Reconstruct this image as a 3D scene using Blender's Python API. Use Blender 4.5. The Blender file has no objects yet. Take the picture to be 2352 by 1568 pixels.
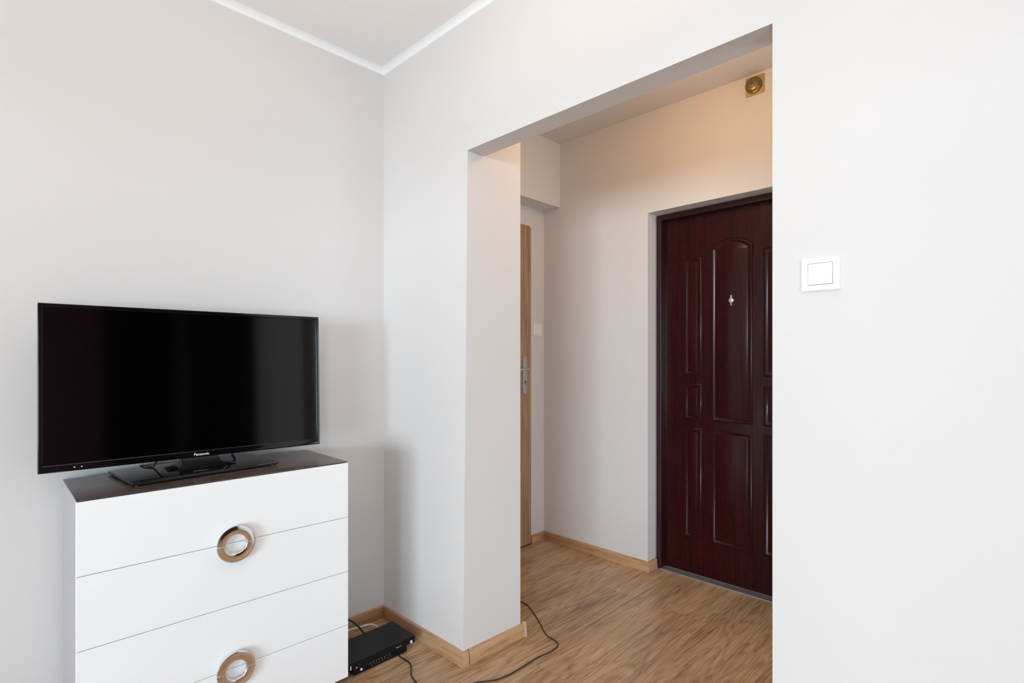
import bpy, bmesh, math
from mathutils import Vector, Matrix

scene = bpy.context.scene
COL = scene.collection
PI = math.pi

# ------------------------------------------------------------------ materials
def new_mat(name):
    m = bpy.data.materials.new(name); m.use_nodes = True
    nt = m.node_tree
    return m, nt, nt.nodes['Principled BSDF']

def plain(name, col, rough=0.5, metal=0.0, spec=0.5, coat=0.0, emit=None, estr=0.0):
    m, nt, b = new_mat(name)
    b.inputs['Base Color'].default_value = (*col, 1)
    b.inputs['Roughness'].default_value = rough
    b.inputs['Metallic'].default_value = metal
    b.inputs['Specular IOR Level'].default_value = spec
    b.inputs['Coat Weight'].default_value = coat
    if emit:
        b.inputs['Emission Color'].default_value = (*emit, 1)
        b.inputs['Emission Strength'].default_value = estr
    return m

def N(nt, t, **kw):
    n = nt.nodes.new(t)
    for k, v in kw.items(): setattr(n, k, v)
    return n

def ramp(nt, stops):
    r = N(nt, 'ShaderNodeValToRGB')
    e = r.color_ramp.elements
    e[0].position, e[0].color = stops[0][0], (*stops[0][1], 1)
    e[1].position, e[1].color = stops[-1][0], (*stops[-1][1], 1)
    for p, c in stops[1:-1]:
        x = e.new(p); x.color = (*c, 1)
    return r

def paint(name, col, bump=0.04, rough=0.75):
    m, nt, b = new_mat(name)
    L = nt.links.new
    geo = N(nt, 'ShaderNodeNewGeometry')
    n1 = N(nt, 'ShaderNodeTexNoise'); n1.inputs['Scale'].default_value = 260; n1.inputs['Detail'].default_value = 3
    n2 = N(nt, 'ShaderNodeTexNoise'); n2.inputs['Scale'].default_value = 1.3; n2.inputs['Detail'].default_value = 2
    L(geo.outputs['Position'], n1.inputs['Vector']); L(geo.outputs['Position'], n2.inputs['Vector'])
    r = ramp(nt, [(0.3, tuple(c * 0.985 for c in col)), (0.7, tuple(min(1, c * 1.012) for c in col))])
    L(n2.outputs['Fac'], r.inputs['Fac']); L(r.outputs['Color'], b.inputs['Base Color'])
    bp = N(nt, 'ShaderNodeBump'); bp.inputs['Strength'].default_value = bump; bp.inputs['Distance'].default_value = 0.002
    L(n1.outputs['Fac'], bp.inputs['Height']); L(bp.outputs['Normal'], b.inputs['Normal'])
    b.inputs['Roughness'].default_value = rough
    b.inputs['Specular IOR Level'].default_value = 0.3
    return m

def wood(name, dark, mid, light, grain_axis, rough=0.4, scale=1.0, stretch=14.0, spec=0.5, coord='Position', contrast=(0.32, 0.5, 0.7), bump=0.05, streak=0.35):
    """streaky timber whose grain runs along grain_axis (0,1,2)"""
    m, nt, b = new_mat(name)
    L = nt.links.new
    if coord == 'Position':
        src = N(nt, 'ShaderNodeNewGeometry').outputs['Position']
    else:
        src = N(nt, 'ShaderNodeTexCoord').outputs['Object']
    mp = N(nt, 'ShaderNodeMapping')
    s = [stretch * scale] * 3; s[grain_axis] = scale
    mp.inputs['Scale'].default_value = s
    L(src, mp.inputs['Vector'])
    n = N(nt, 'ShaderNodeTexNoise'); n.inputs['Scale'].default_value = 2.2; n.inputs['Detail'].default_value = 6; n.inputs['Roughness'].default_value = 0.62; n.inputs['Distortion'].default_value = 0.35
    L(mp.outputs['Vector'], n.inputs['Vector'])
    mp2 = N(nt, 'ShaderNodeMapping')
    s2 = [stretch * scale * 9] * 3; s2[grain_axis] = scale * 3
    mp2.inputs['Scale'].default_value = s2
    L(src, mp2.inputs['Vector'])
    n2 = N(nt, 'ShaderNodeTexNoise'); n2.inputs['Scale'].default_value = 2.0; n2.inputs['Detail'].default_value = 3
    L(mp2.outputs['Vector'], n2.inputs['Vector'])
    mx = N(nt, 'ShaderNodeMix'); mx.inputs['Factor'].default_value = streak
    L(n.outputs['Fac'], mx.inputs['A']); L(n2.outputs['Fac'], mx.inputs['B'])
    r = ramp(nt, [(contrast[0], dark), (contrast[1], mid), (contrast[2], light)])
    L(mx.outputs['Result'], r.inputs['Fac']); L(r.outputs['Color'], b.inputs['Base Color'])
    bp = N(nt, 'ShaderNodeBump'); bp.inputs['Strength'].default_value = bump; bp.inputs['Distance'].default_value = 0.001
    L(n2.outputs['Fac'], bp.inputs['Height']); L(bp.outputs['Normal'], b.inputs['Normal'])
    b.inputs['Roughness'].default_value = rough
    b.inputs['Specular IOR Level'].default_value = spec
    return m

def floor_mat():
    m, nt, b = new_mat('oak_laminate')
    L = nt.links.new
    geo = N(nt, 'ShaderNodeNewGeometry')
    off = N(nt, 'ShaderNodeVectorMath', operation='ADD'); off.inputs[1].default_value = (20.35, 20.055, 0)
    L(geo.outputs['Position'], off.inputs[0])
    br = N(nt, 'ShaderNodeTexBrick')
    br.inputs['Scale'].default_value = 1.0
    br.inputs['Brick Width'].default_value = 1.285
    br.inputs['Row Height'].default_value = 0.193
    br.inputs['Mortar Size'].default_value = 0.0006
    br.inputs['Mortar Smooth'].default_value = 0.3
    br.inputs['Color1'].default_value = (0, 0, 0, 1); br.inputs['Color2'].default_value = (1, 1, 1, 1)
    br.inputs['Mortar'].default_value = (0.5, 0.5, 0.5, 1)
    br.offset = 0.37
    L(off.outputs[0], br.inputs['Vector'])
    # per-plank shift of the grain
    mul = N(nt, 'ShaderNodeVectorMath', operation='MULTIPLY'); mul.inputs[1].default_value = (7.3, 3.1, 5.7)
    L(br.outputs['Color'], mul.inputs[0])
    add = N(nt, 'ShaderNodeVectorMath', operation='ADD')
    L(geo.outputs['Position'], add.inputs[0]); L(mul.outputs[0], add.inputs[1])
    def mapped(sx, sy):
        mp = N(nt, 'ShaderNodeMapping'); mp.inputs['Scale'].default_value = (sx, sy, 1)
        L(add.outputs[0], mp.inputs['Vector']); return mp.outputs['Vector']
    # broad figure (cathedrals): contour lines of a stretched noise field
    nb = N(nt, 'ShaderNodeTexNoise'); nb.inputs['Scale'].default_value = 1.0; nb.inputs['Detail'].default_value = 2.5; nb.inputs['Roughness'].default_value = 0.5
    nb.inputs['Distortion'].default_value = 0.4
    L(mapped(1.1, 7.5), nb.inputs['Vector'])
    m1 = N(nt, 'ShaderNodeMath', operation='MULTIPLY'); m1.inputs[1].default_value = 95.0
    L(nb.outputs['Fac'], m1.inputs[0])
    sn = N(nt, 'ShaderNodeMath', operation='SINE'); L(m1.outputs[0], sn.inputs[0])
    m2 = N(nt, 'ShaderNodeMath', operation='MULTIPLY_ADD'); m2.inputs[1].default_value = 0.5; m2.inputs[2].default_value = 0.5
    L(sn.outputs[0], m2.inputs[0])
    pw = N(nt, 'ShaderNodeMath', operation='POWER'); pw.inputs[1].default_value = 0.45
    L(m2.outputs[0], pw.inputs[0])
    # medium streaks
    nm = N(nt, 'ShaderNodeTexNoise'); nm.inputs['Scale'].default_value = 1.0; nm.inputs['Detail'].default_value = 5; nm.inputs['Roughness'].default_value = 0.65
    L(mapped(1.3, 40.0), nm.inputs['Vector'])
    # fine pores
    nf = N(nt, 'ShaderNodeTexNoise'); nf.inputs['Scale'].default_value = 1.0; nf.inputs['Detail'].default_value = 3
    L(mapped(9.0, 190.0), nf.inputs['Vector'])
    # broad tone along the plank
    nw = N(nt, 'ShaderNodeTexNoise'); nw.inputs['Scale'].default_value = 1.0; nw.inputs['Detail'].default_value = 2
    L(mapped(1.1, 4.0), nw.inputs['Vector'])
    mxa = N(nt, 'ShaderNodeMix'); mxa.inputs['Factor'].default_value = 0.20
    L(nm.outputs['Fac'], mxa.inputs['A']); L(pw.outputs[0], mxa.inputs['B'])
    mxb = N(nt, 'ShaderNodeMix'); mxb.inputs['Factor'].default_value = 0.48
    L(mxa.outputs['Result'], mxb.inputs['A']); L(nf.outputs['Fac'], mxb.inputs['B'])
    mxc = N(nt, 'ShaderNodeMix'); mxc.inputs['Factor'].default_value = 0.27
    L(mxb.outputs['Result'], mxc.inputs['A']); L(nw.outputs['Fac'], mxc.inputs['B'])
    r = ramp(nt, [(0.37, FLOOR_D), (0.535, FLOOR_M), (0.68, FLOOR_L)])
    L(mxc.outputs['Result'], r.inputs['Fac'])
    # plank tint
    hs = N(nt, 'ShaderNodeHueSaturation')
    v = N(nt, 'ShaderNodeMapRange'); v.inputs['To Min'].default_value = 0.9; v.inputs['To Max'].default_value = 1.1
    L(br.outputs['Color'], v.inputs['Value']); L(v.outputs[0], hs.inputs['Value'])
    L(r.outputs['Color'], hs.inputs['Color'])
    seam = N(nt, 'ShaderNodeMix', data_type='RGBA'); seam.inputs['B'].default_value = (0.10, 0.055, 0.03, 1)
    sf = N(nt, 'ShaderNodeMath', operation='MULTIPLY'); sf.inputs[1].default_value = 0.4
    L(br.outputs['Fac'], sf.inputs[0]); L(sf.outputs[0], seam.inputs['Factor'])
    L(hs.outputs['Color'], seam.inputs['A'])
    L(seam.outputs['Result'], b.inputs['Base Color'])
    bp = N(nt, 'ShaderNodeBump'); bp.inputs['Strength'].default_value = 0.06; bp.inputs['Distance'].default_value = 0.0008
    L(nf.outputs['Fac'], bp.inputs['Height']); L(bp.outputs['Normal'], b.inputs['Normal'])
    b.inputs['Roughness'].default_value = 0.33
    b.inputs['Specular IOR Level'].default_value = 0.45
    return m

LW1, LW2, LRM, LHL, LH2, LFILL = 1400, 79, 11, 8.5, 14, 6
FLOOR_D = (0.26, 0.138, 0.070); FLOOR_M = (0.59, 0.375, 0.210); FLOOR_L = (0.79, 0.55, 0.33)
WALL = paint('greige_wall_paint', (0.745, 0.702, 0.676))
CEIL = paint('white_ceiling_paint', (0.95, 0.94, 0.935), bump=0.02)
COVE = paint('white_cove_plaster', (0.94, 0.94, 0.94), bump=0.0)
FLOOR = floor_mat()
SKIRT_X = wood('skirting_oak_x', (0.34, 0.17, 0.08), (0.56, 0.33, 0.175), (0.68, 0.43, 0.25), 0, 0.4, 1.6, 16)
SKIRT_Y = wood('skirting_oak_y', (0.34, 0.17, 0.08), (0.56, 0.33, 0.175), (0.68, 0.43, 0.25), 1, 0.4, 1.6, 16)
WENGE = wood('wenge_top', (0.038, 0.024, 0.021), (0.088, 0.060, 0.055), (0.17, 0.125, 0.115), 0, 0.24, 1.6, 26, coord='Object', streak=0.6, bump=0.02, contrast=(0.40, 0.5, 0.60))
WENGE_DARK = plain('wenge_plinth', (0.03, 0.02, 0.018), 0.5)
WHITE_LACQ = plain('white_lacquer', (0.96, 0.965, 0.97), 0.22, spec=0.25)
CARCASS_GREY = plain('grey_carcass', (0.47, 0.44, 0.46), 0.4)  # pinkish grey, darker than the drawer fronts
CHROME = plain('chrome', (0.86, 0.85, 0.84), 0.07, metal=1.0)
MAHOG = wood('mahogany_foil', (0.011, 0.0007, 0.0016), (0.027, 0.0014, 0.0028), (0.050, 0.0035, 0.0045), 2, 0.24, 1.5, 20, spec=0.32, contrast=(0.3, 0.5, 0.72), bump=0.02)
MAHOG_FR = wood('mahogany_frame', (0.014, 0.002, 0.004), (0.026, 0.004, 0.006), (0.04, 0.007, 0.009), 2, 0.3, 1.5, 20, contrast=(0.3, 0.5, 0.72), bump=0.02)
OAKDOOR = wood('oak_veneer', (0.23, 0.125, 0.062), (0.40, 0.24, 0.13), (0.55, 0.35, 0.20), 2, 0.45, 1.3, 18)
STEEL = plain('brushed_steel', (0.62, 0.60, 0.58), 0.32, metal=1.0)
STEEL_DARK = plain('dark_slot', (0.02, 0.02, 0.02), 0.5)
ALU = plain('aluminium_threshold', (0.45, 0.45, 0.46), 0.45, metal=0.7)
BRASS = plain('brass_plate', (0.62, 0.42, 0.16), 0.35, metal=0.85)
BRASS_DK = plain('aged_brass', (0.28, 0.20, 0.09), 0.28, metal=0.85)
SWITCH = plain('white_switch_plastic', (0.93, 0.93, 0.93), 0.25)
SWITCH_CR = plain('cream_switch_plastic', (0.90, 0.87, 0.84), 0.35)
SWITCH_GAP = plain('switch_gap', (0.5, 0.5, 0.51), 0.6)
TV_BLACK = plain('tv_gloss_black', (0.003, 0.003, 0.004), 0.06, spec=0.5)
TV_BACK = plain('tv_back_plastic', (0.012, 0.012, 0.013), 0.4)
TV_BASE = plain('tv_base_gloss', (0.004, 0.004, 0.005), 0.05, spec=0.6)
LOGO = plain('silver_lettering', (0.85, 0.86, 0.9), 0.35, metal=0.3)
RED_LED = plain('red_led', (0.8, 0.1, 0.08), 0.3, emit=(1.0, 0.25, 0.18), estr=1.2)
WHITE_DOT = plain('white_dot', (0.8, 0.8, 0.85), 0.3)
BOX_BLACK = plain('box_black', (0.004, 0.004, 0.006), 0.35, spec=0.3)
BOX_GLOSS = plain('box_gloss', (0.004, 0.003, 0.005), 0.18, spec=0.3)
PRINT = plain('grey_print', (0.35, 0.35, 0.38), 0.5)
CABLE_BK = plain('black_cable_pvc', (0.010, 0.009, 0.009), 0.45)
CABLE_WH = plain('white_cable_pvc', (0.62, 0.58, 0.52), 0.45)
BACKWALL = paint('dark_brown_wall', (0.022, 0.014, 0.012))

def screen_mat():
    m, nt, b = new_mat('tv_screen')
    L = nt.links.new
    b.inputs['Base Color'].default_value = (0.0008, 0.0006, 0.001, 1)
    b.inputs['Roughness'].default_value = 0.07
    b.inputs['Specular IOR Level'].default_value = 0.36
    return m
SCREEN = screen_mat()

def glass_mat():
    m, nt, b = new_mat('window_glass')
    nt.nodes.remove(b)
    L = nt.links.new
    t = N(nt, 'ShaderNodeBsdfTransparent'); t.inputs['Color'].default_value = (0.96, 0.98, 0.98, 1)
    g = N(nt, 'ShaderNodeBsdfGlossy'); g.inputs['Roughness'].default_value = 0.02
    mx = N(nt, 'ShaderNodeMixShader'); mx.inputs[0].default_value = 0.06
    L(t.outputs[0], mx.inputs[1]); L(g.outputs[0], mx.inputs[2])
    L(mx.outputs[0], nt.nodes['Material Output'].inputs['Surface'])
    return m
GLASS = glass_mat()

# ------------------------------------------------------------------ mesh helpers
def box(bm, a, b):
    x0, y0, z0 = a; x1, y1, z1 = b
    v = [bm.verts.new(p) for p in ((x0,y0,z0),(x1,y0,z0),(x1,y1,z0),(x0,y1,z0),(x0,y0,z1),(x1,y0,z1),(x1,y1,z1),(x0,y1,z1))]
    for f in ((3,2,1,0),(4,5,6,7),(0,1,5,4),(1,2,6,5),(2,3,7,6),(3,0,4,7)):
        bm.faces.new([v[i] for i in f])
    return v

def prism(bm, pts, vec):
    """extrude a closed planar outline (list of 3-D points) along vec"""
    vec = Vector(vec)
    a = [bm.verts.new(p) for p in pts]; b = [bm.verts.new(Vector(p) + vec) for p in pts]
    n = len(a)
    bm.faces.new(a[::-1]); bm.faces.new(b)
    for i in range(n): bm.faces.new((a[i], a[(i+1) % n], b[(i+1) % n], b[i]))

def lathe(bm, prof, origin, axis, ref, seg=40, a0=0.0, a1=2*PI):
    """revolve (r, h) profile about axis; open angular range gets end caps"""
    axis = Vector(axis).normalized(); e1 = Vector(ref).normalized(); e2 = axis.cross(e1); o = Vector(origin)
    full = abs(a1 - a0 - 2*PI) < 1e-6
    k = seg if full else seg + 1
    rings = []
    for i in range(k):
        t = a0 + (a1 - a0) * i / seg
        d = e1 * math.cos(t) + e2 * math.sin(t)
        rings.append([bm.verts.new(o + d * r + axis * h) for r, h in prof])
    n = len(prof)
    closed = full is False
    for i in range(k if full else k - 1):
        A, B = rings[i], rings[(i+1) % k]
        for j in range(n if closed else n - 1):
            q = (A[j], A[(j+1) % n], B[(j+1) % n], B[j])
            try: bm.faces.new(q)
            except ValueError: pass
    if not full:
        bm.faces.new(rings[0]); bm.faces.new(rings[-1][::-1])

def sweep(bm, pts, rad, seg=8):
    pts = [Vector(p) for p in pts]; rings = []
    up = Vector((0, 0, 1))
    for i, p in enumerate(pts):
        d = (pts[min(i+1, len(pts)-1)] - pts[max(i-1, 0)]).normalized()
        s = d.cross(up)
        if s.length < 1e-4: s = d.cross(Vector((1, 0, 0)))
        s.normalize(); u = s.cross(d)
        r = rad(i / (len(pts)-1)) if callable(rad) else rad
        rings.append([bm.verts.new(p + (s*math.cos(2*PI*k/seg) + u*math.sin(2*PI*k/seg)) * r) for k in range(seg)])
    for A, B in zip(rings, rings[1:]):
        for k in range(seg): bm.faces.new((A[k], A[(k+1) % seg], B[(k+1) % seg], B[k]))
    bm.faces.new(rings[0][::-1]); bm.faces.new(rings[-1])

def smooth_path(pts, sub=8):
    P = [Vector(p) for p in pts]; out = []
    for i in range(len(P)-1):
        p0, p1, p2, p3 = P[max(i-1, 0)], P[i], P[i+1], P[min(i+2, len(P)-1)]
        for s in range(sub):
            t = s / sub
            out.append(0.5*((2*p1) + (p2-p0)*t + (2*p0-5*p1+4*p2-p3)*t*t + (3*p1-p0-3*p2+p3)*t**3))
    out.append(P[-1]); return out

def build(name, bm, mat, parent=None, bevel=0.0, seg=2, smooth=False):
    bmesh.ops.recalc_face_normals(bm, faces=bm.faces)
    me = bpy.data.meshes.new(name); bm.to_mesh(me); bm.free()
    for m in (mat if isinstance(mat, (list, tuple)) else [mat]): me.materials.append(m)
    o = bpy.data.objects.new(name, me); COL.objects.link(o)
    if parent: o.parent = parent
    if smooth:
        for p in me.polygons: p.use_smooth = True
    if bevel:
        b = o.modifiers.new('bevel', 'BEVEL'); b.width = bevel; b.segments = seg; b.limit_method = 'ANGLE'; b.angle_limit = math.radians(40)
        for p in me.polygons: p.use_smooth = True
        w = o.modifiers.new('wn', 'WEIGHTED_NORMAL'); w.keep_sharp = True
    return o

def autosmooth(o, ang=35):
    me = o.data
    for p in me.polygons: p.use_smooth = True
    me.set_sharp_from_angle(angle=math.radians(ang))

def empty(name, loc, rot=(0, 0, 0)):
    e = bpy.data.objects.new(name, None); e.empty_display_size = 0.1
    e.location = loc; e.rotation_euler = rot; COL.objects.link(e); return e

def tag(o, label, cat, group=None, kind=None):
    o['label'] = label; o['category'] = cat
    if group: o['group'] = group
    if kind: o['kind'] = kind
    return o

def S(o, label, cat): return tag(o, label, cat, kind='structure')

# ------------------------------------------------------------------ measured layout (metres)
P1, P2, ZL, T1, T2 = 0.5975, 1.7695, 2.0723, 0.0919, 0.3242
X1, Y1, YS, ZS = 1.3703, 0.1719, 0.0296, 2.2454
PD1, ZD = 0.6275, 2.0839
H, HH = 2.60, 2.668
BACK, WIN = -4.6, -4.3
BB = 0.0565

# ---- floor
bm = bmesh.new(); box(bm, (WIN-0.3, BACK, -0.1), (1.9, 0.45, 0))
S(build('floor', bm, FLOOR), 'oak laminate floor running from the room into the hall', 'floor')

# ---- ceiling of the room and of the hall
bm = bmesh.new(); box(bm, (WIN-0.3, BACK, H+0.022), (0.0, 0.0, H+0.25))
S(build('ceiling', bm, CEIL), 'white ceiling of the living room', 'ceiling')
bm = bmesh.new(); box(bm, (T1, -3.3, HH), (X1, YS, HH+0.2)); box(bm, (T2-0.1, YS, HH), (X1, Y1, HH+0.2))
S(build('ceiling_hall', bm, WALL), 'hall ceiling seen through the opening', 'ceiling')

# ---- cove strips between wall and ceiling
def cove(name, run, label):
    bm = bmesh.new()
    r, h = 0.046, 0.030
    prof = [(0, 0)] + [(0.004 + (r-0.004)*(1-math.cos(t*PI/2/8)), 0.002 + (h-0.002)*math.sin(t*PI/2/8)) for t in range(9)] + [(0, h)]
    if run == 'x':
        prism(bm, [(WIN, -d, H+z-0.004) for d, z in prof], (-WIN, 0, 0))
    else:
        prism(bm, [(-d, 0, H+z-0.004) for d, z in prof], (0, BACK, 0))
    o = build(name, bm, COVE); autosmooth(o, 50)
    return S(o, label, 'cove moulding')
cove('trim_1', 'x', 'white cove strip along the top of the left wall')
cove('trim_2', 'y', 'white cove strip along the top of the wall with the opening')

# ---- left wall (behind the television)
bm = bmesh.new(); box(bm, (WIN-0.3, 0, 0), (0, 0.17, H+0.3))
S(build('wall_left', bm, WALL), 'beige wall behind the television and chest', 'wall')

# ---- right wall with the opening: pier, header and the part carrying the switch
bm = bmesh.new()
ft, fb = -0.6140, -0.5870                                   # the pier's front edge is slightly out of plumb
zz = H + 0.3
def pier_y(x, z):
    f = fb + (ft - fb) * min(max((z - 0.05) / (ZL - 0.05), 0), 1)
    return f + (-P1 - f) * x / T2
xs = [0, T1, 0.15, 0.2, 0.26, T2]
zs = [i*ZL/16 for i in range(17)] + [zz]
g = [[bm.verts.new((x, pier_y(x, z), z)) for x in xs] for z in zs]      # side of the opening, as a fine grid
for i in range(len(zs)-1):
    for j in range(len(xs)-1):
        bm.faces.new((g[i][j], g[i][j+1], g[i+1][j+1], g[i+1][j]))
cf = [bm.verts.new((0, 0.1, z)) for z in zs]
cb = [bm.verts.new((T2, 0.3, z)) for z in zs]
for i in range(len(zs)-1):
    bm.faces.new((cf[i], g[i][0], g[i+1][0], cf[i+1]))
    bm.faces.new((g[i][-1], cb[i], cb[i+1], g[i+1][-1]))
bm.faces.new([cf[-1]] + g[-1] + [cb[-1]])
# header and the far part, outlined so that no faces overlap
prism(bm, [(0, ft, ZL), (0, -P2, ZL), (0, -P2, 0), (0, BACK, 0), (0, BACK, zz), (0, ft, zz)], (T1, 0, 0))
_w = build('wall_right', bm, WALL); autosmooth(_w, 20)
S(_w, 'beige wall with the wide opening into the hall', 'wall')

# ---- hall walls
bm = bmesh.new()
RD = 0.1267                                                  # depth of the door recess
YD2 = -1.4975
XF = X1 + 0.24
box(bm, (X1, -PD1, 0), (XF, 0.45, HH+0.2)); box(bm, (X1, -3.3, 0), (XF, YD2, HH+0.2)); box(bm, (X1, YD2, ZD), (XF, -PD1, HH+0.2))
S(build('wall_hall_far', bm, WALL), 'hall wall around the dark front door', 'wall')
bm = bmesh.new(); box(bm, (T2, Y1, 0), (X1, 0.45, HH+0.2))
S(build('wall_hall_left', bm, WALL), 'hall wall beside the pale oak door', 'wall')
bm = bmesh.new(); box(bm, (T2, YS, ZS), (X1, Y1, HH))
S(build('wall_hall_soffit', bm, WALL), 'boxed soffit above the pale oak door', 'soffit')
bm = bmesh.new(); box(bm, (T1, -3.45, 0), (0.40, -3.3, HH+0.2)); box(bm, (1.25, -3.45, 0), (XF, -3.3, HH+0.2)); box(bm, (0.40, -3.45, 2.0), (1.25, -3.3, HH+0.2))
S(build('wall_hall_right', bm, WALL), 'hall end wall beyond the right of the opening', 'wall')

# ---- walls behind the camera
bm = bmesh.new()
WX0, WX1 = -3.9, -1.65
box(bm, (WIN-0.3, BACK-0.3, 0), (WX0, BACK, zz)); box(bm, (WX0, BACK-0.3, 1.55), (WX1, BACK, zz)); box(bm, (WX0, BACK-0.3, 0), (WX1, BACK, 0.12))
S(build('wall_back', bm, WALL), 'wall with the wide window behind the camera', 'wall')
bm = bmesh.new(); box(bm, (WX1, BACK-0.3, 0), (-1.03, BACK, zz))  # unseen maroon section in place of a curtain, tints the screen reflection
S(build('curtain_standin', bm, paint('maroon_standin', (0.42, 0.20, 0.25))), 'maroon section behind the camera, added for the screen reflection', 'wall')
bm = bmesh.new(); box(bm, (-1.03, BACK-0.3, 0), (T1, BACK, zz))
box(bm, (-0.5, BACK, 0), (0.0, -3.13, 2.5))
S(build('wall_back_dark', bm, BACKWALL), 'dark brown built-in closet and wall behind the camera', 'wall')
WY0, WY1, WZ0, WZ1 = -4.5, -0.75, 0.08, 2.12
bm = bmesh.new()
box(bm, (WIN-0.3, BACK, 0), (WIN, WY0, zz)); box(bm, (WIN-0.3, WY1, 0), (WIN, 0, zz))
box(bm, (WIN-0.3, WY0, 0), (WIN, WY1, WZ0)); box(bm, (WIN-0.3, WY0, WZ1), (WIN, WY1, zz))
S(build('wall_window', bm, WALL), 'wall with the balcony window behind the camera', 'wall')
def window(name, w, h, M, label):
    """frame with a centre bar and two panes in local x (width), z (height), y = depth"""
    fw = 0.07; bm = bmesh.new()
    box(bm, (0, 0, 0), (fw, 0.07, h)); box(bm, (w-fw, 0, 0), (w, 0.07, h))
    box(bm, (fw, 0, 0), (w-fw, 0.07, fw)); box(bm, (fw, 0, h-fw), (w-fw, 0.07, h)); box(bm, (w/2-0.05, 0, fw), (w/2+0.05, 0.07, h-fw))
    e = build(name, bm, SWITCH); e.matrix_world = M; S(e, label, 'window')
    for x0, x1 in ((fw, w/2-0.05), (w/2+0.05, w-fw)):
        bm = bmesh.new(); box(bm, (x0, 0.03, fw), (x1, 0.036, h-fw)); build('glass_pane', bm, GLASS, e)
window('window_1', WY1-WY0, WZ1-WZ0, Matrix.Translation((WIN-0.11, WY0, WZ0)) @ Matrix.Rotation(PI/2, 4, 'Z'), 'white framed balcony window behind the camera')
window('window_2', WX1-WX0, 1.43, Matrix.Translation((WX0, BACK-0.18, 0.12)), 'wide white framed window in the wall behind the camera')

# ---- baseboards
def bb_prof(t=0.016, h=BB):
    return [(0, 0), (t, 0), (t, h*0.28), (t*0.86, h*0.62), (t*0.78, h*0.86), (t*0.62, h*0.96), (t*0.35, h), (0, h)]
def skirt(name, p0, p1, nrm, label, m0=0, m1=0, t=0.016, h=BB):
    """profile run from p0 to p1; m0/m1 = +1 extends mitre outward, -1 shortens it (inside corner)"""
    p0, p1, nrm = Vector((*p0, 0)), Vector((*p1, 0)), Vector((*nrm, 0))
    d = (p1-p0).normalized(); bm = bmesh.new()
    A, B = [], []
    for q, z in bb_prof(t, h):
        A.append(bm.verts.new(p0 + nrm*q - d*q*m0 + Vector((0, 0, z))))
        B.append(bm.verts.new(p1 + nrm*q + d*q*m1 + Vector((0, 0, z))))
    n = len(A); bm.faces.new(A[::-1]); bm.faces.new(B)
    for i in range(n): bm.faces.new((A[i], A[(i+1) % n], B[(i+1) % n], B[i]))
    o = build(name, bm, SKIRT_X if abs(d.x) > 0.5 else SKIRT_Y); autosmooth(o, 50)
    return S(o, label, 'baseboard')
skirt('baseboard_left', (WIN, 0), (0, 0), (0, -1), 'oak baseboard under the television wall', 0, -1)
skirt('baseboard_right', (0, 0), (0, fb+0.0005), (-1, 0), 'oak baseboard on the room face of the pier, left of its corner', -1, 1)
o = skirt('baseboard_pier', (0.0, fb), (T2+0.012, -P1-0.0005), (0, -1), 'oak baseboard on the opening side of the pier', 1, 0.0, t=0.0165)
# thin joint of the corner piece and the shaped end cap belong to that board
bm = bmesh.new()
prof = bb_prof(0.0178, BB+0.0008)
prism(bm, [(0.018, pier_y(0.018, 0.03)-q, z) for q, z in prof], (0.0022, 0, 0))
build('joint', bm, plain('joint_brown', (0.10, 0.05, 0.025), 0.6), o)['label'] = 'dark joint line'
bm = bmesh.new()
prof = bb_prof(0.022, BB+0.006)
prism(bm, [(T2+0.012, -P1-q+0.0, z) for q, z in prof], (0.009, 0, 0))
e = build('end_cap', bm, plain('end_cap_beige', (0.62, 0.42, 0.27), 0.4), o); autosmooth(e, 50); e['label'] = 'pale beige end cap'
skirt('baseboard_right_far', (0, -P2-0.001), (0, BACK), (-1, 0), 'oak baseboard under the light switch wall', 0, 0)
skirt('baseboard_hall_left', (1.233, Y1), (X1, Y1), (0, -1), 'short oak baseboard right of the pale oak door', 0, -1)
skirt('baseboard_hall_far', (X1, Y1), (X1, -PD1), (-1, 0), 'oak baseboard along the hall wall left of the front door', -1, 1)
skirt('baseboard_recess', (X1, -PD1), (X1+0.084, -PD1), (0, -1), 'short oak return baseboard in the front door recess', 1, 0)

# ------------------------------------------------------------------ entrance door
XL = X1 + RD                                                # face of the leaf
YC = -1.0625
d1 = empty('door_1', (XL, YC, 0)); S(d1, 'dark mahogany panelled front door with arched middle panel', 'door')
def loc(o):                                                  # meshes are written in world space: make them local to the door
    o.data.transform(Matrix.Translation((-XL, -YC, 0))); return o
# frame
bm = bmesh.new()
xf = X1 + 0.085
fo = 0.4275                                                  # outer half width
fi = 0.3965
box(bm, (xf, YC+fi, 0), (XL+0.03, YC+fo, ZD-0.005)); box(bm, (xf, YC-fo, 0), (XL+0.03, YC-fi, ZD-0.005)); box(bm, (xf, YC-fi, 2.048), (XL+0.03, YC+fi, ZD-0.005))
loc(build('frame', bm, MAHOG_FR, d1, 0.003))
# leaf with moulded panels
bm = bmesh.new()
box(bm, (XL, YC-0.3955, 0.012), (XL+0.05, YC+0.3955, 2.047))
def inset(poly, d):
    n = len(poly); out = []
    area = sum(poly[i][0]*poly[(i+1) % n][1]-poly[(i+1) % n][0]*poly[i][1] for i in range(n))
    sg = 1 if area > 0 else -1
    for i in range(n):
        p0, p1, p2 = Vector(poly[i-1]), Vector(poly[i]), Vector(poly[(i+1) % n])
        a = (p1-p0).normalized(); b = (p2-p1).normalized()
        na, nb = Vector((-a.y, a.x))*sg, Vector((-b.y, b.x))*sg
        m = (na+nb); m = m / max(m.dot(na), 0.2) if m.length > 1e-6 else na
        out.append(tuple(p1 + m*d))
    return out
MOULD = [(0, 0.0), (0.003, 0.0045), (0.007, 0.0065), (0.012, 0.006), (0.017, 0.0035), (0.021, 0.0004), (0.0225, 0.0004)]
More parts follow.
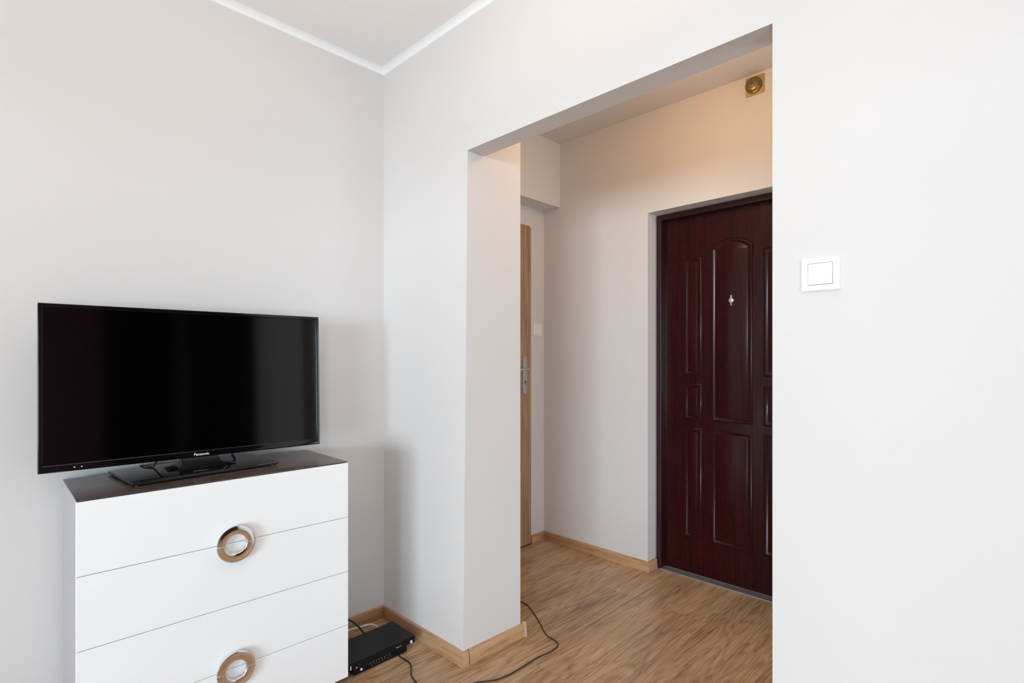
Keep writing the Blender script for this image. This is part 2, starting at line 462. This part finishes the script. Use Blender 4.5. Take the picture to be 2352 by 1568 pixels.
FIELD = [(0.0255, 0.0002), (0.0275, 0.0014), (0.034, 0.0034)]
def panel(poly):
    rings = []
    for d, hgt in MOULD + FIELD:
        rings.append([bm.verts.new((XL-hgt, YC+p[0], p[1])) for p in inset(poly, d)])
    for A, B in zip(rings, rings[1:]):
        n = len(A)
        for i in range(n): bm.faces.new((A[i], A[(i+1) % n], B[(i+1) % n], B[i]))
    bm.faces.new(rings[-1])
def rect(a, b, z0, z1): return [(a, z0), (b, z0), (b, z1), (a, z1)]
for s in (1, -1):
    a, b = sorted((s*0.1665, s*0.2725))
    panel(rect(a, b, 1.143, 1.812)); panel(rect(a, b, 0.886, 1.095)); panel(rect(a, b, 0.212, 0.842))
panel(rect(-0.1125, 0.1125, 0.210, 0.845))
arch = [(-0.1125, 0.888), (0.1125, 0.888), (0.1125, 1.846)]
for k in range(1, 16):
    t = k/16; y = 0.1125 - 0.225*t
    arch.append((y, 1.846 + 0.046*(1-(2*t-1)**2)))
arch.append((-0.1125, 1.846))
panel(arch)
leaf = loc(build('leaf', bm, MAHOG, d1)); autosmooth(leaf, 55)
# peephole
bm = bmesh.new()
lathe(bm, [(0.0001, 0.012), (0.006, 0.012), (0.0125, 0.010), (0.0145, 0.005), (0.0145, 0.0)], (XL-0.003, -1.064, 1.552), (-1, 0, 0), (0, 0, 1), 28)
box(bm, (XL-0.012, -1.0665, 1.552-0.027), (XL-0.003, -1.0615, 1.552-0.012)); box(bm, (XL-0.012, -1.0675, 1.552+0.012), (XL-0.003, -1.0605, 1.552+0.028))
p = loc(build('peephole', bm, plain('peephole_metal', (0.8, 0.78, 0.76), 0.3, metal=0.8), d1)); autosmooth(p, 40); p['label'] = 'small silver peephole'
bm = bmesh.new(); box(bm, (xf-0.012, YC-fi, 0.0), (XL+0.004, YC+fi, 0.008))
t = loc(build('threshold', bm, ALU, d1, 0.002)); t['label'] = 'grey metal threshold strip'

# ------------------------------------------------------------------ pale oak door on the hall's left wall
d2 = empty('door_2', (0.80, Y1, 0)); S(d2, 'narrow strip of pale oak interior door behind the pier', 'door')
def loc2(o): o.data.transform(Matrix.Translation((-0.80, -Y1, 0))); return o
bm = bmesh.new()
xr, zt, rc = 1.228, 2.118, 0.03
out = [(0.36, 0.006), (xr, 0.006)] + [(xr-rc+rc*math.cos(k*PI/2/8), zt-rc*0.7+rc*0.7*math.sin(k*PI/2/8)) for k in range(9)] + [(0.36, zt)]
prism(bm, [(x, Y1-0.012, z) for x, z in out], (0, 0.02, 0))
loc2(build('leaf', bm, OAKDOOR, d2, 0.003))
bm = bmesh.new(); box(bm, (0.36, Y1-0.0125, 0.0), (xr, Y1+0.004, 0.0058))
loc2(build('bottom_gap', bm, STEEL_DARK, d2))
hd = empty('handle', (0.362, -0.012, 1.13)); hd.parent = d2; hd['label'] = 'brushed steel lever handle'
def loc3(o): o.data.transform(Matrix.Translation((-1.162, -Y1+0.012, -1.13))); return o
bm = bmesh.new()
pl = [(1.162+0.019*math.cos(a), zc+0.019*math.sin(a)) for zc, r0 in ((1.238, 0), (1.022, PI)) for a in [r0+PI*k/10 for k in range(11)]]
prism(bm, [(x, Y1-0.019, z) for x, z in pl], (0, 0.007, 0))
loc3(build('back_plate', bm, STEEL, hd, 0.0015))
bm = bmesh.new()
path = smooth_path([(1.162, Y1-0.019, 1.168), (1.162, Y1-0.045, 1.168), (1.158, Y1-0.056, 1.168), (1.140, Y1-0.060, 1.167), (1.09, Y1-0.060, 1.166), (1.03, Y1-0.056, 1.165)], 6)
sweep(bm, path, 0.0085, 10)
o = loc3(build('lever', bm, STEEL, hd)); autosmooth(o, 40)
bm = bmesh.new(); lathe(bm, [(0.0001, 0.0012), (0.006, 0.0012), (0.006, 0)], (1.162, Y1-0.019, 1.085), (0, -1, 0), (0, 0, 1), 16); box(bm, (1.1595, Y1-0.0202, 1.066), (1.1645, Y1-0.019, 1.085))
loc3(build('keyhole', bm, STEEL_DARK, hd))

# ------------------------------------------------------------------ switches
def switch(name, o3, nrm, right, w, h, mat, label, rocker_w, rocker_h, dx=0, dz=0, tilt=0.0):
    """o3 = plate centre on the wall; built in local x (right), z up, -y out of the wall"""
    e = empty(name, o3)
    R = Vector(right); Nn = Vector(nrm)
    e.rotation_euler = Matrix((R, -Nn, Vector((0, 0, 1)))).transposed().to_euler()
    tag(e, label, 'light switch')
    bm = bmesh.new()
    a, b = rocker_w/2+0.0008, rocker_h/2+0.0008
    def loop(x0, x1, z0, z1, y): return [bm.verts.new(p) for p in ((x0, y, z0), (x1, y, z0), (x1, y, z1), (x0, y, z1))]
    W, Hh = w/2, h/2
    rings = [loop(-W, W, -Hh, Hh, 0), loop(-W, W, -Hh, Hh, -0.0065), loop(-W+0.003, W-0.003, -Hh+0.003, Hh-0.003, -0.009),
             loop(-a+dx, a+dx, -b+dz, b+dz, -0.009), loop(-a+dx, a+dx, -b+dz, b+dz, 0)]
    for A, B in zip(rings, rings[1:]+rings[:1]):
        for k in range(4): bm.faces.new((A[k], A[(k+1) % 4], B[(k+1) % 4], B[k]))
    build('plate', bm, mat, e, 0.0008, 2)
    bm = bmesh.new(); box(bm, (-a+dx, -0.003, -b+dz), (a+dx, -0.001, b+dz)); build('gap', bm, SWITCH_GAP, e)
    bm = bmesh.new(); v = box(bm, (-rocker_w/2+dx, -0.0105, -rocker_h/2+dz), (rocker_w/2+dx, -0.003, rocker_h/2+dz))
    for q in v:
        if q.co.y < -0.01: q.co.y -= (q.co.z-dz)/rocker_h*tilt
    build('rocker', bm, mat, e, 0.001, 2)
    return e
switch('light_switch', (0, -1.877, 1.4355), (-1, 0, 0), (0, -1, 0), 0.081, 0.0765, SWITCH, 'white square light switch on the bright wall right of the opening', 0.051, 0.0495, 0.0005, 0.001, -0.003)
switch('light_switch', (1.3, Y1, 1.431), (0, -1, 0), (1, 0, 0), 0.082, 0.080, SWITCH_CR, 'cream light switch in the hall beside the pale oak door', 0.047, 0.052, 0.004, 0.0, 0.002)

# ------------------------------------------------------------------ doorbell
db = empty('doorbell', (X1+0.0015, -1.233, 2.608), (0, 0, -PI/2)); tag(db, 'square brass doorbell with round dome high on the hall wall', 'doorbell')
bm = bmesh.new(); box(bm, (-0.044, -0.012, -0.046), (0.044, 0, 0.046)); build('base_plate', bm, BRASS, db, 0.002)
bm = bmesh.new()
lathe(bm, [(0.0001, 0.0275), (0.006, 0.0273), (0.012, 0.0262), (0.022, 0.0258), (0.029, 0.0245), (0.0335, 0.021), (0.036, 0.0165), (0.0365, 0.013), (0.039, 0.012), (0.039, 0.009), (0.034, 0.0)], (-0.003, -0.012, -0.001), (0, -1, 0), (0, 0, 1), 40)
o = build('bell_dome', bm, BRASS_DK, db); autosmooth(o, 40)
bm = bmesh.new(); lathe(bm, [(0.0001, 0.003), (0.003, 0.002), (0.004, 0)], (-0.003, -0.0393, -0.001), (0, -1, 0), (0, 0, 1), 16); build('screw', bm, STEEL_DARK, db)

# ------------------------------------------------------------------ chest of drawers
CA = -0.01871
chest = empty('chest_of_drawers', (-1.1975, -0.4003, 0), (0, 0, CA))
tag(chest, 'white chest of four drawers with dark wood top and chrome ring handles', 'chest of drawers')
CW, CD, CZ = 0.7855, 0.362, 0.8563
ZB = 0.059
bm = bmesh.new(); box(bm, (0.001, 0.0190, CZ-0.004), (CW-0.001, CD, CZ)); box(bm, (0.0, 0.0, CZ-0.0018), (CW, 0.0188, CZ)); build('top', bm, WENGE, chest, 0.0008)['label'] = 'dark wenge wood top'
bm = bmesh.new(); box(bm, (0.001, 0.0195, ZB), (0.0185, CD, CZ-0.0045)); build('side_panel', bm, CARCASS_GREY, chest, 0.0008)
bm = bmesh.new(); box(bm, (CW-0.0185, 0.0195, ZB), (CW-0.001, CD, CZ-0.0045)); build('side_panel', bm, CARCASS_GREY, chest, 0.0008)
bm = bmesh.new(); box(bm, (0.02, CD-0.006, ZB), (CW-0.02, CD-0.001, CZ-0.03)); build('back_panel', bm, CARCASS_GREY, chest)
bm = bmesh.new(); box(bm, (0.02, 0.022, ZB), (CW-0.02, CD-0.008, ZB+0.018)); build('bottom_panel', bm, CARCASS_GREY, chest)
bm = bmesh.new(); box(bm, (0.02, 0.05, 0), (CW-0.02, CD-0.02, ZB-0.0005)); build('plinth', bm, WENGE_DARK, chest)['label'] = 'dark recessed plinth'
gaps = [CZ-0.0035, 0.6505, 0.449, 0.2505, ZB]
RO, RI = 0.0572, 0.0290
HALF = []
def ring_half(upper):
    bm = bmesh.new()
    so = 0.0165
    prof = [(RI, so-0.001), (RI+0.0015, so+0.0035)]
    for k in range(1, 10):
        t = k/10; prof.append((RI + (RO-RI)*t, so + 0.0045 + 0.0009*math.sin(PI*t)))
    prof += [(RO-0.0004, so+0.0042), (RO, so+0.0035), (RO-0.001, so-0.003), (RI+0.002, so-0.003)]
    g = 0.0015/RO
    a0, a1 = (g, PI-g) if upper else (PI+g, 2*PI-g)
    lathe(bm, prof, (0, 0, 0), (0, -1, 0), (1, 0, 0), 48, a0, a1)
    # mounting posts
    rm = (RO+RI)/2
    for ang in ((0.35, PI-0.35) if upper else (PI+0.35, 2*PI-0.35)):
        c = (rm*math.cos(ang), 0, -rm*math.sin(ang)*-1)
        lathe(bm, [(0.0001, 0.0), (0.005, 0.0), (0.005, so-0.0025), (0.0001, so-0.0025)], c, (0, -1, 0), (1, 0, 0), 14)
    return bm
for i in range(4):
    z1, z0 = gaps[i]-0.0008, gaps[i+1]+0.0008
    if i == 3: z0 = ZB-0.001
    bm = bmesh.new(); box(bm, (0, 0.0, z0), (CW, 0.0185, z1))
    d = build('drawer', bm, WHITE_LACQ, chest, 0.0008)
    # top strip of the carcass is hidden behind the fronts; the fronts themselves carry the half rings
    up = (i % 2 == 0)
    zc = gaps[i+1] if up else gaps[i]
    h_ = build('handle', ring_half(up), CHROME, d); h_.location = (0.3935, 0.0, zc); autosmooth(h_, 40)
    h_['label'] = 'upper half of a chrome ring' if up else 'lower half of a chrome ring'

# ------------------------------------------------------------------ television
TX, TY, TZ, TA, TL = -0.8386, -0.1730, 1.1511, -0.0627, 0.0267
TW, TH = 0.8397, 0.5047
tv = empty('television', (TX, TY, CZ), (0, 0, TA)); tag(tv, 'black flat screen television standing on the white chest', 'television')
def tvp(o):                                                   # panel parts: written in panel space (centre = 0), leaned back
    o.data.transform(Matrix.Translation((0, 0, TZ-CZ)) @ Matrix.Rotation(-TL, 4, 'X')); return o
w2, h2 = TW/2, TH/2
bl, bt, bb_ = 0.0125, 0.0125, 0.0225
bm = bmesh.new()
# bezel: front ring with a shallow inner step, closed body behind
o_ = [(-w2, -h2), (w2, -h2), (w2, h2), (-w2, h2)]
i_ = [(-w2+bl, -h2+bb_), (w2-bl, -h2+bb_), (w2-bl, h2-bt), (-w2+bl, h2-bt)]
lay = [[(x, 0.030, z) for x, z in o_], [(x, 0.0, z) for x, z in o_], [(x, 0.0, z) for x, z in i_], [(x, 0.003, z) for x, z in i_]]
V = [[bm.verts.new(p) for p in L] for L in lay]
for A, B in zip(V, V[1:]):
    for k in range(4): bm.faces.new((A[k], A[(k+1) % 4], B[(k+1) % 4], B[k]))
bm.faces.new(V[0]); 
bz = tvp(build('bezel', bm, TV_BLACK, tv, 0.003, 3)); bz['label'] = 'glossy black bezel'
bm = bmesh.new()
v = box(bm, (-w2+0.05, 0.030, -h2+0.03), (w2-0.05, 0.058, h2-0.06))
for q in v:
    if q.co.y > 0.05: q.co.x *= 0.86; q.co.z *= 0.82
tvp(build('back_cover', bm, TV_BACK, tv, 0.006, 3))
bm = bmesh.new(); box(bm, (-w2+bl, 0.0028, -h2+bb_), (w2-bl, 0.006, h2-bt)); tvp(build('screen', bm, SCREEN, tv))
# lettering
def text_mesh(s, size, mat, parent, name, extr=0.0004, spacing=1.0):
    c = bpy.data.curves.new('t', 'FONT'); c.body = s; c.size = size; c.extrude = extr; c.align_x = 'CENTER'; c.align_y = 'CENTER'; c.space_character = spacing
    c.offset = size*0.022
    o = bpy.data.objects.new('t', c); COL.objects.link(o)
    dg = bpy.context.evaluated_depsgraph_get(); dg.update()
    me = bpy.data.meshes.new_from_object(o.evaluated_get(dg)); bpy.data.objects.remove(o); bpy.data.curves.remove(c)
    me.name = name; me.materials.clear(); me.materials.append(mat)
    r = bpy.data.objects.new(name, me); COL.objects.link(r); r.parent = parent
    return r
lg = text_mesh('Panasonic', 0.0118, LOGO, tv, 'logo')
lg.data.transform(Matrix.Translation((0.004, -0.0006, -0.2425)) @ Matrix.Rotation(PI/2, 4, 'X')); tvp(lg); lg['label'] = 'silver brand lettering'
for x, m, l in ((-0.336, RED_LED, 'red standby light'), (-0.3185, WHITE_DOT, 'pale sensor dot')):
    bm = bmesh.new(); lathe(bm, [(0.0001, 0.0012), (0.0016, 0.001), (0.0021, 0)], (x, 0.0002, -0.2415), (0, -1, 0), (0, 0, 1), 14)
    tvp(build('indicator_light', bm, m, tv))['label'] = l
# stand: thick glossy plate with a wide tapering neck (written relative to the tv empty)
BR = Matrix.Translation((-0.0085, -0.001, 0)) @ Matrix.Rotation(0.133, 4, 'Z')   # the plate is turned a little against the screen
bu, bv = 0.2215, 0.133
bm = bmesh.new()
box(bm, (-bu, -bv, 0.0035), (bu, bv, 0.0125))
base = build('stand_base', bm, TV_BASE, tv, 0.002, 2); base['label'] = 'glossy black rectangular stand plate'; base.data.transform(BR)
bm = bmesh.new(); box(bm, (-bu+0.004, -bv-0.0012, 0.0045), (bu-0.004, -bv+0.002, 0.0085))
build('front_strip', bm, TV_BACK, base).data.transform(BR)
for x in (-bu+0.015, bu-0.015):
    for y in (-bv+0.012, bv-0.015):
        bm = bmesh.new(); lathe(bm, [(0.0001, 0.0), (0.007, 0.0), (0.007, 0.0034), (0.0001, 0.0034)], (x, y, 0), (0, 0, 1), (1, 0, 0), 14)
        build('foot', bm, TV_BACK, base).data.transform(BR)
bm = bmesh.new()
prof = [(0.105, -0.055, 0.0127), (0.070, -0.048, 0.017), (0.058, -0.030, 0.030), (0.055, 0.0, 0.046), (0.055, 0.012, 0.075), (0.055, 0.016, 0.115)]
prevr = None
for hw, y, z in prof:
    dpt = 0.030 if z > 0.02 else 0.075
    r = [bm.verts.new(p) for p in ((-hw, y, z), (hw, y, z), (hw, y+dpt+ (0.03 if z < 0.04 else 0), z), (-hw, y+dpt+(0.03 if z < 0.04 else 0), z))]
    if prevr:
        for k in range(4): bm.faces.new((prevr[k], prevr[(k+1) % 4], r[(k+1) % 4], r[k]))
    else: bm.faces.new(r[::-1])
    prevr = r
bm.faces.new(prevr)
build('stand_neck', bm, TV_BLACK, tv, 0.003, 2)
# the two leads hanging from the back of the set to the chest top
for pts in ([(-0.06, 0.064, 0.13), (-0.085, 0.085, 0.075), (-0.118, 0.075, 0.025), (-0.128, 0.065, 0.0155), (-0.150, 0.118, 0.0155), (-0.15, 0.17, 0.003)],
            [(0.06, 0.064, 0.13), (0.085, 0.085, 0.075), (0.118, 0.065, 0.03), (0.125, 0.055, 0.0155), (0.135, 0.118, 0.0155), (0.135, 0.17, 0.003)]):
    bm = bmesh.new(); sweep(bm, smooth_path(pts, 8), 0.0026, 8); c = build('cable', bm, CABLE_BK, tv); autosmooth(c, 60); c['label'] = 'thin black lead'

# ------------------------------------------------------------------ set-top box on the floor
bx = empty('set_top_box', (-0.22, -0.26, 0)); tag(bx, 'flat black set-top box on the floor between chest and wall corner', 'set-top box')
def lb(o): o.data.transform(Matrix.Translation((0.22, 0.26, 0))); return o
bm = bmesh.new(); box(bm, (-0.392, -0.349, 0.031), (-0.066, -0.177, 0.060)); lb(build('casing', bm, BOX_BLACK, bx, 0.002))
bm = bmesh.new(); box(bm, (-0.350, -0.346, 0.004), (-0.104, -0.180, 0.0308)); lb(build('front_panel', bm, BOX_GLOSS, bx, 0.003))
for x in (-0.335, -0.12):
    for y in (-0.33, -0.195):
        bm = bmesh.new(); box(bm, (x-0.006, y-0.006, 0), (x+0.006, y+0.006, 0.0039)); lb(build('foot', bm, BOX_BLACK, bx))
bm = bmesh.new(); box(bm, (-0.091, -0.3502, 0.033), (-0.080, -0.3488, 0.045)); lb(build('sticker', bm, WHITE_DOT, bx, 0.001))
bm = bmesh.new(); lathe(bm, [(0.0001, 0.0022), (0.0042, 0.0020), (0.0050, 0)], (-0.318, -0.346, 0.018), (0, -1, 0), (0, 0, 1), 20); lb(build('button', bm, WHITE_DOT, bx))
bm = bmesh.new(); lathe(bm, [(0.0001, 0.0012), (0.002, 0.001), (0.0022, 0)], (-0.340, -0.349, 0.0345), (0, -1, 0), (0, 0, 1), 12); lb(build('indicator_light', bm, RED_LED, bx))['label'] = 'red status light'
bm = bmesh.new()
for k in range(8):
    x = -0.278 + k*0.0125
    box(bm, (x, -0.3467, 0.0235), (x+0.0022, -0.3458, 0.0265)); box(bm, (x+0.004, -0.3467, 0.0155), (x+0.0075, -0.3458, 0.0170))
lb(build('panel_marking', bm, PRINT, bx))['label'] = 'row of tiny grey marks'
bm = bmesh.new(); box(bm, (-0.158, -0.3497, 0.0395), (-0.1535, -0.3486, 0.0435))
for k in range(3): box(bm, (-0.150+k*0.006, -0.3497, 0.0402), (-0.147+k*0.006, -0.3486, 0.0420))
lb(build('maker_mark', bm, WHITE_DOT, bx))['label'] = 'tiny white marking'

bm = bmesh.new(); box(bm, (-0.3675, -0.3502, 0.034), (-0.3635, -0.3488, 0.050)); lb(build('light_bar', bm, WHITE_DOT, bx, 0.0005))['label'] = 'small white upright bar'

# ------------------------------------------------------------------ loose cables on the floor
def cable(name, pts, r, mat, label, sub=8):
    bm = bmesh.new(); sweep(bm, smooth_path(pts, sub), r, 8); o = build(name, bm, mat); autosmooth(o, 60)
    return tag(o, label, 'cable')
zc = 0.0031
cable('floor_cable', [(0.60, 0.10, zc), (0.60, -0.12, zc), (0.585, -0.27, zc), (0.569, -0.368, zc), (0.560, -0.425, zc), (0.530, -0.485, zc), (0.499, -0.538, zc), (0.46, -0.60, zc), (0.432, -0.639, zc), (0.405, -0.69, zc), (0.400, -0.735, zc), (0.388, -0.762, zc),
      (0.357, -0.776, zc), (0.314, -0.778, zc), (0.272, -0.771, zc), (0.235, -0.768, zc), (0.193, -0.769, zc), (0.115, -0.769, zc), (0.071, -0.766, zc), (0.014, -0.752, zc), (-0.047, -0.712, zc), (-0.13, -0.69, zc), (-0.22, -0.70, zc)],
      0.0021, CABLE_BK, 'long thin black cable winding over the floor of the opening')
cable('box_cable', [(-0.135, -0.335, 0.006), (-0.146, -0.352, zc), (-0.1465, -0.365, zc), (-0.145, -0.39, zc), (-0.1455, -0.425, zc), (-0.157, -0.452, zc), (-0.186, -0.492, zc), (-0.199, -0.53, zc), (-0.205, -0.56, zc), (-0.23, -0.64, zc)],
      0.0024, CABLE_BK, 'short black cable running out from under the set-top box')
cable('wall_cable', [(-0.40, -0.05, 0.20), (-0.31, -0.075, 0.135), (-0.24, -0.10, 0.101), (-0.210, -0.12, 0.073), (-0.200, -0.155, 0.052), (-0.198, -0.1745, 0.046)],
      0.0042, CABLE_BK, 'black cable dropping from behind the chest to the set-top box')
cable('aerial_cable', [(-0.42, -0.14, 0.040), (-0.33, -0.128, 0.058), (-0.257, -0.127, 0.068), (-0.225, -0.125, 0.066), (-0.194, -0.126, 0.063), (-0.156, -0.130, 0.061), (-0.138, -0.148, 0.057), (-0.130, -0.174, 0.046)],
      0.0038, CABLE_WH, 'white cable curving behind the set-top box')

# ------------------------------------------------------------------ light
def area(name, loc_, rot, sx, sy, power, col):
    l = bpy.data.lights.new(name, 'AREA'); l.shape = 'RECTANGLE'; l.size = sx; l.size_y = sy; l.energy = power; l.color = col
    o = bpy.data.objects.new(name, l); o.location = loc_; o.rotation_euler = rot; COL.objects.link(o); return o
# daylight just outside the balcony window, shining in along +x
area('daylight', (-12.0, -6.5, 1.15), (0, -PI/2, 0.0), 2.7, 5.2, LW1, (0.74, 0.875, 1.0))
area('daylight_back', ((WX0+WX1)/2, BACK-0.32, 0.80), (PI/2, 0, 0), WX1-WX0+0.2, 1.5, LW2, (0.71, 0.86, 1.0))
area('daylight_hall', (0.82, -3.6, 0.95), (PI/2, 0, 0), 1.0, 1.7, LH2, (0.72, 0.86, 1.0))
area('ceiling_fill', (-1.0, -1.2, 2.15), (PI, 0, 0), 0.4, 0.4, LFILL, (1.0, 0.95, 0.9))  # added fill aimed up at the ceiling, no lamp fitting here
# ceiling lamp of the living room (out of view, over the camera) and of the hall (right of the opening)
l = bpy.data.lights.new('room_lamp', 'POINT'); l.energy = LRM; l.color = (1.0, 0.76, 0.58); l.shadow_soft_size = 0.18
o = bpy.data.objects.new('room_lamp', l); o.location = (-1.6, -1.85, 2.0); COL.objects.link(o)
l = bpy.data.lights.new('hall_lamp', 'POINT'); l.energy = LHL; l.color = (1.0, 0.65, 0.35); l.shadow_soft_size = 0.12
o = bpy.data.objects.new('hall_lamp', l); o.location = (0.62, -1.15, 2.45); COL.objects.link(o)

w = bpy.data.worlds.new('sky'); scene.world = w; w.use_nodes = True
bg = w.node_tree.nodes['Background']; bg.inputs['Color'].default_value = (0.80, 0.90, 1.0, 1); bg.inputs['Strength'].default_value = 1.0

# ------------------------------------------------------------------ camera
cam = bpy.data.cameras.new('camera'); co = bpy.data.objects.new('camera', cam); COL.objects.link(co)
co.location = (-1.4022, -2.2347, 1.2391); co.rotation_euler = (PI/2, 0, -0.79624)
cam.sensor_fit = 'HORIZONTAL'; cam.sensor_width = 36.0; cam.lens = 36.0*1225.23/2352
cam.shift_y = (822.49-784)/2352
cam.clip_start = 0.02
scene.camera = co
scene.view_settings.view_transform = 'Standard'; scene.view_settings.look = 'None'
scene.view_settings.gamma = 1; scene.view_settings.use_curve_mapping = False
scene.view_settings.exposure = 0.05
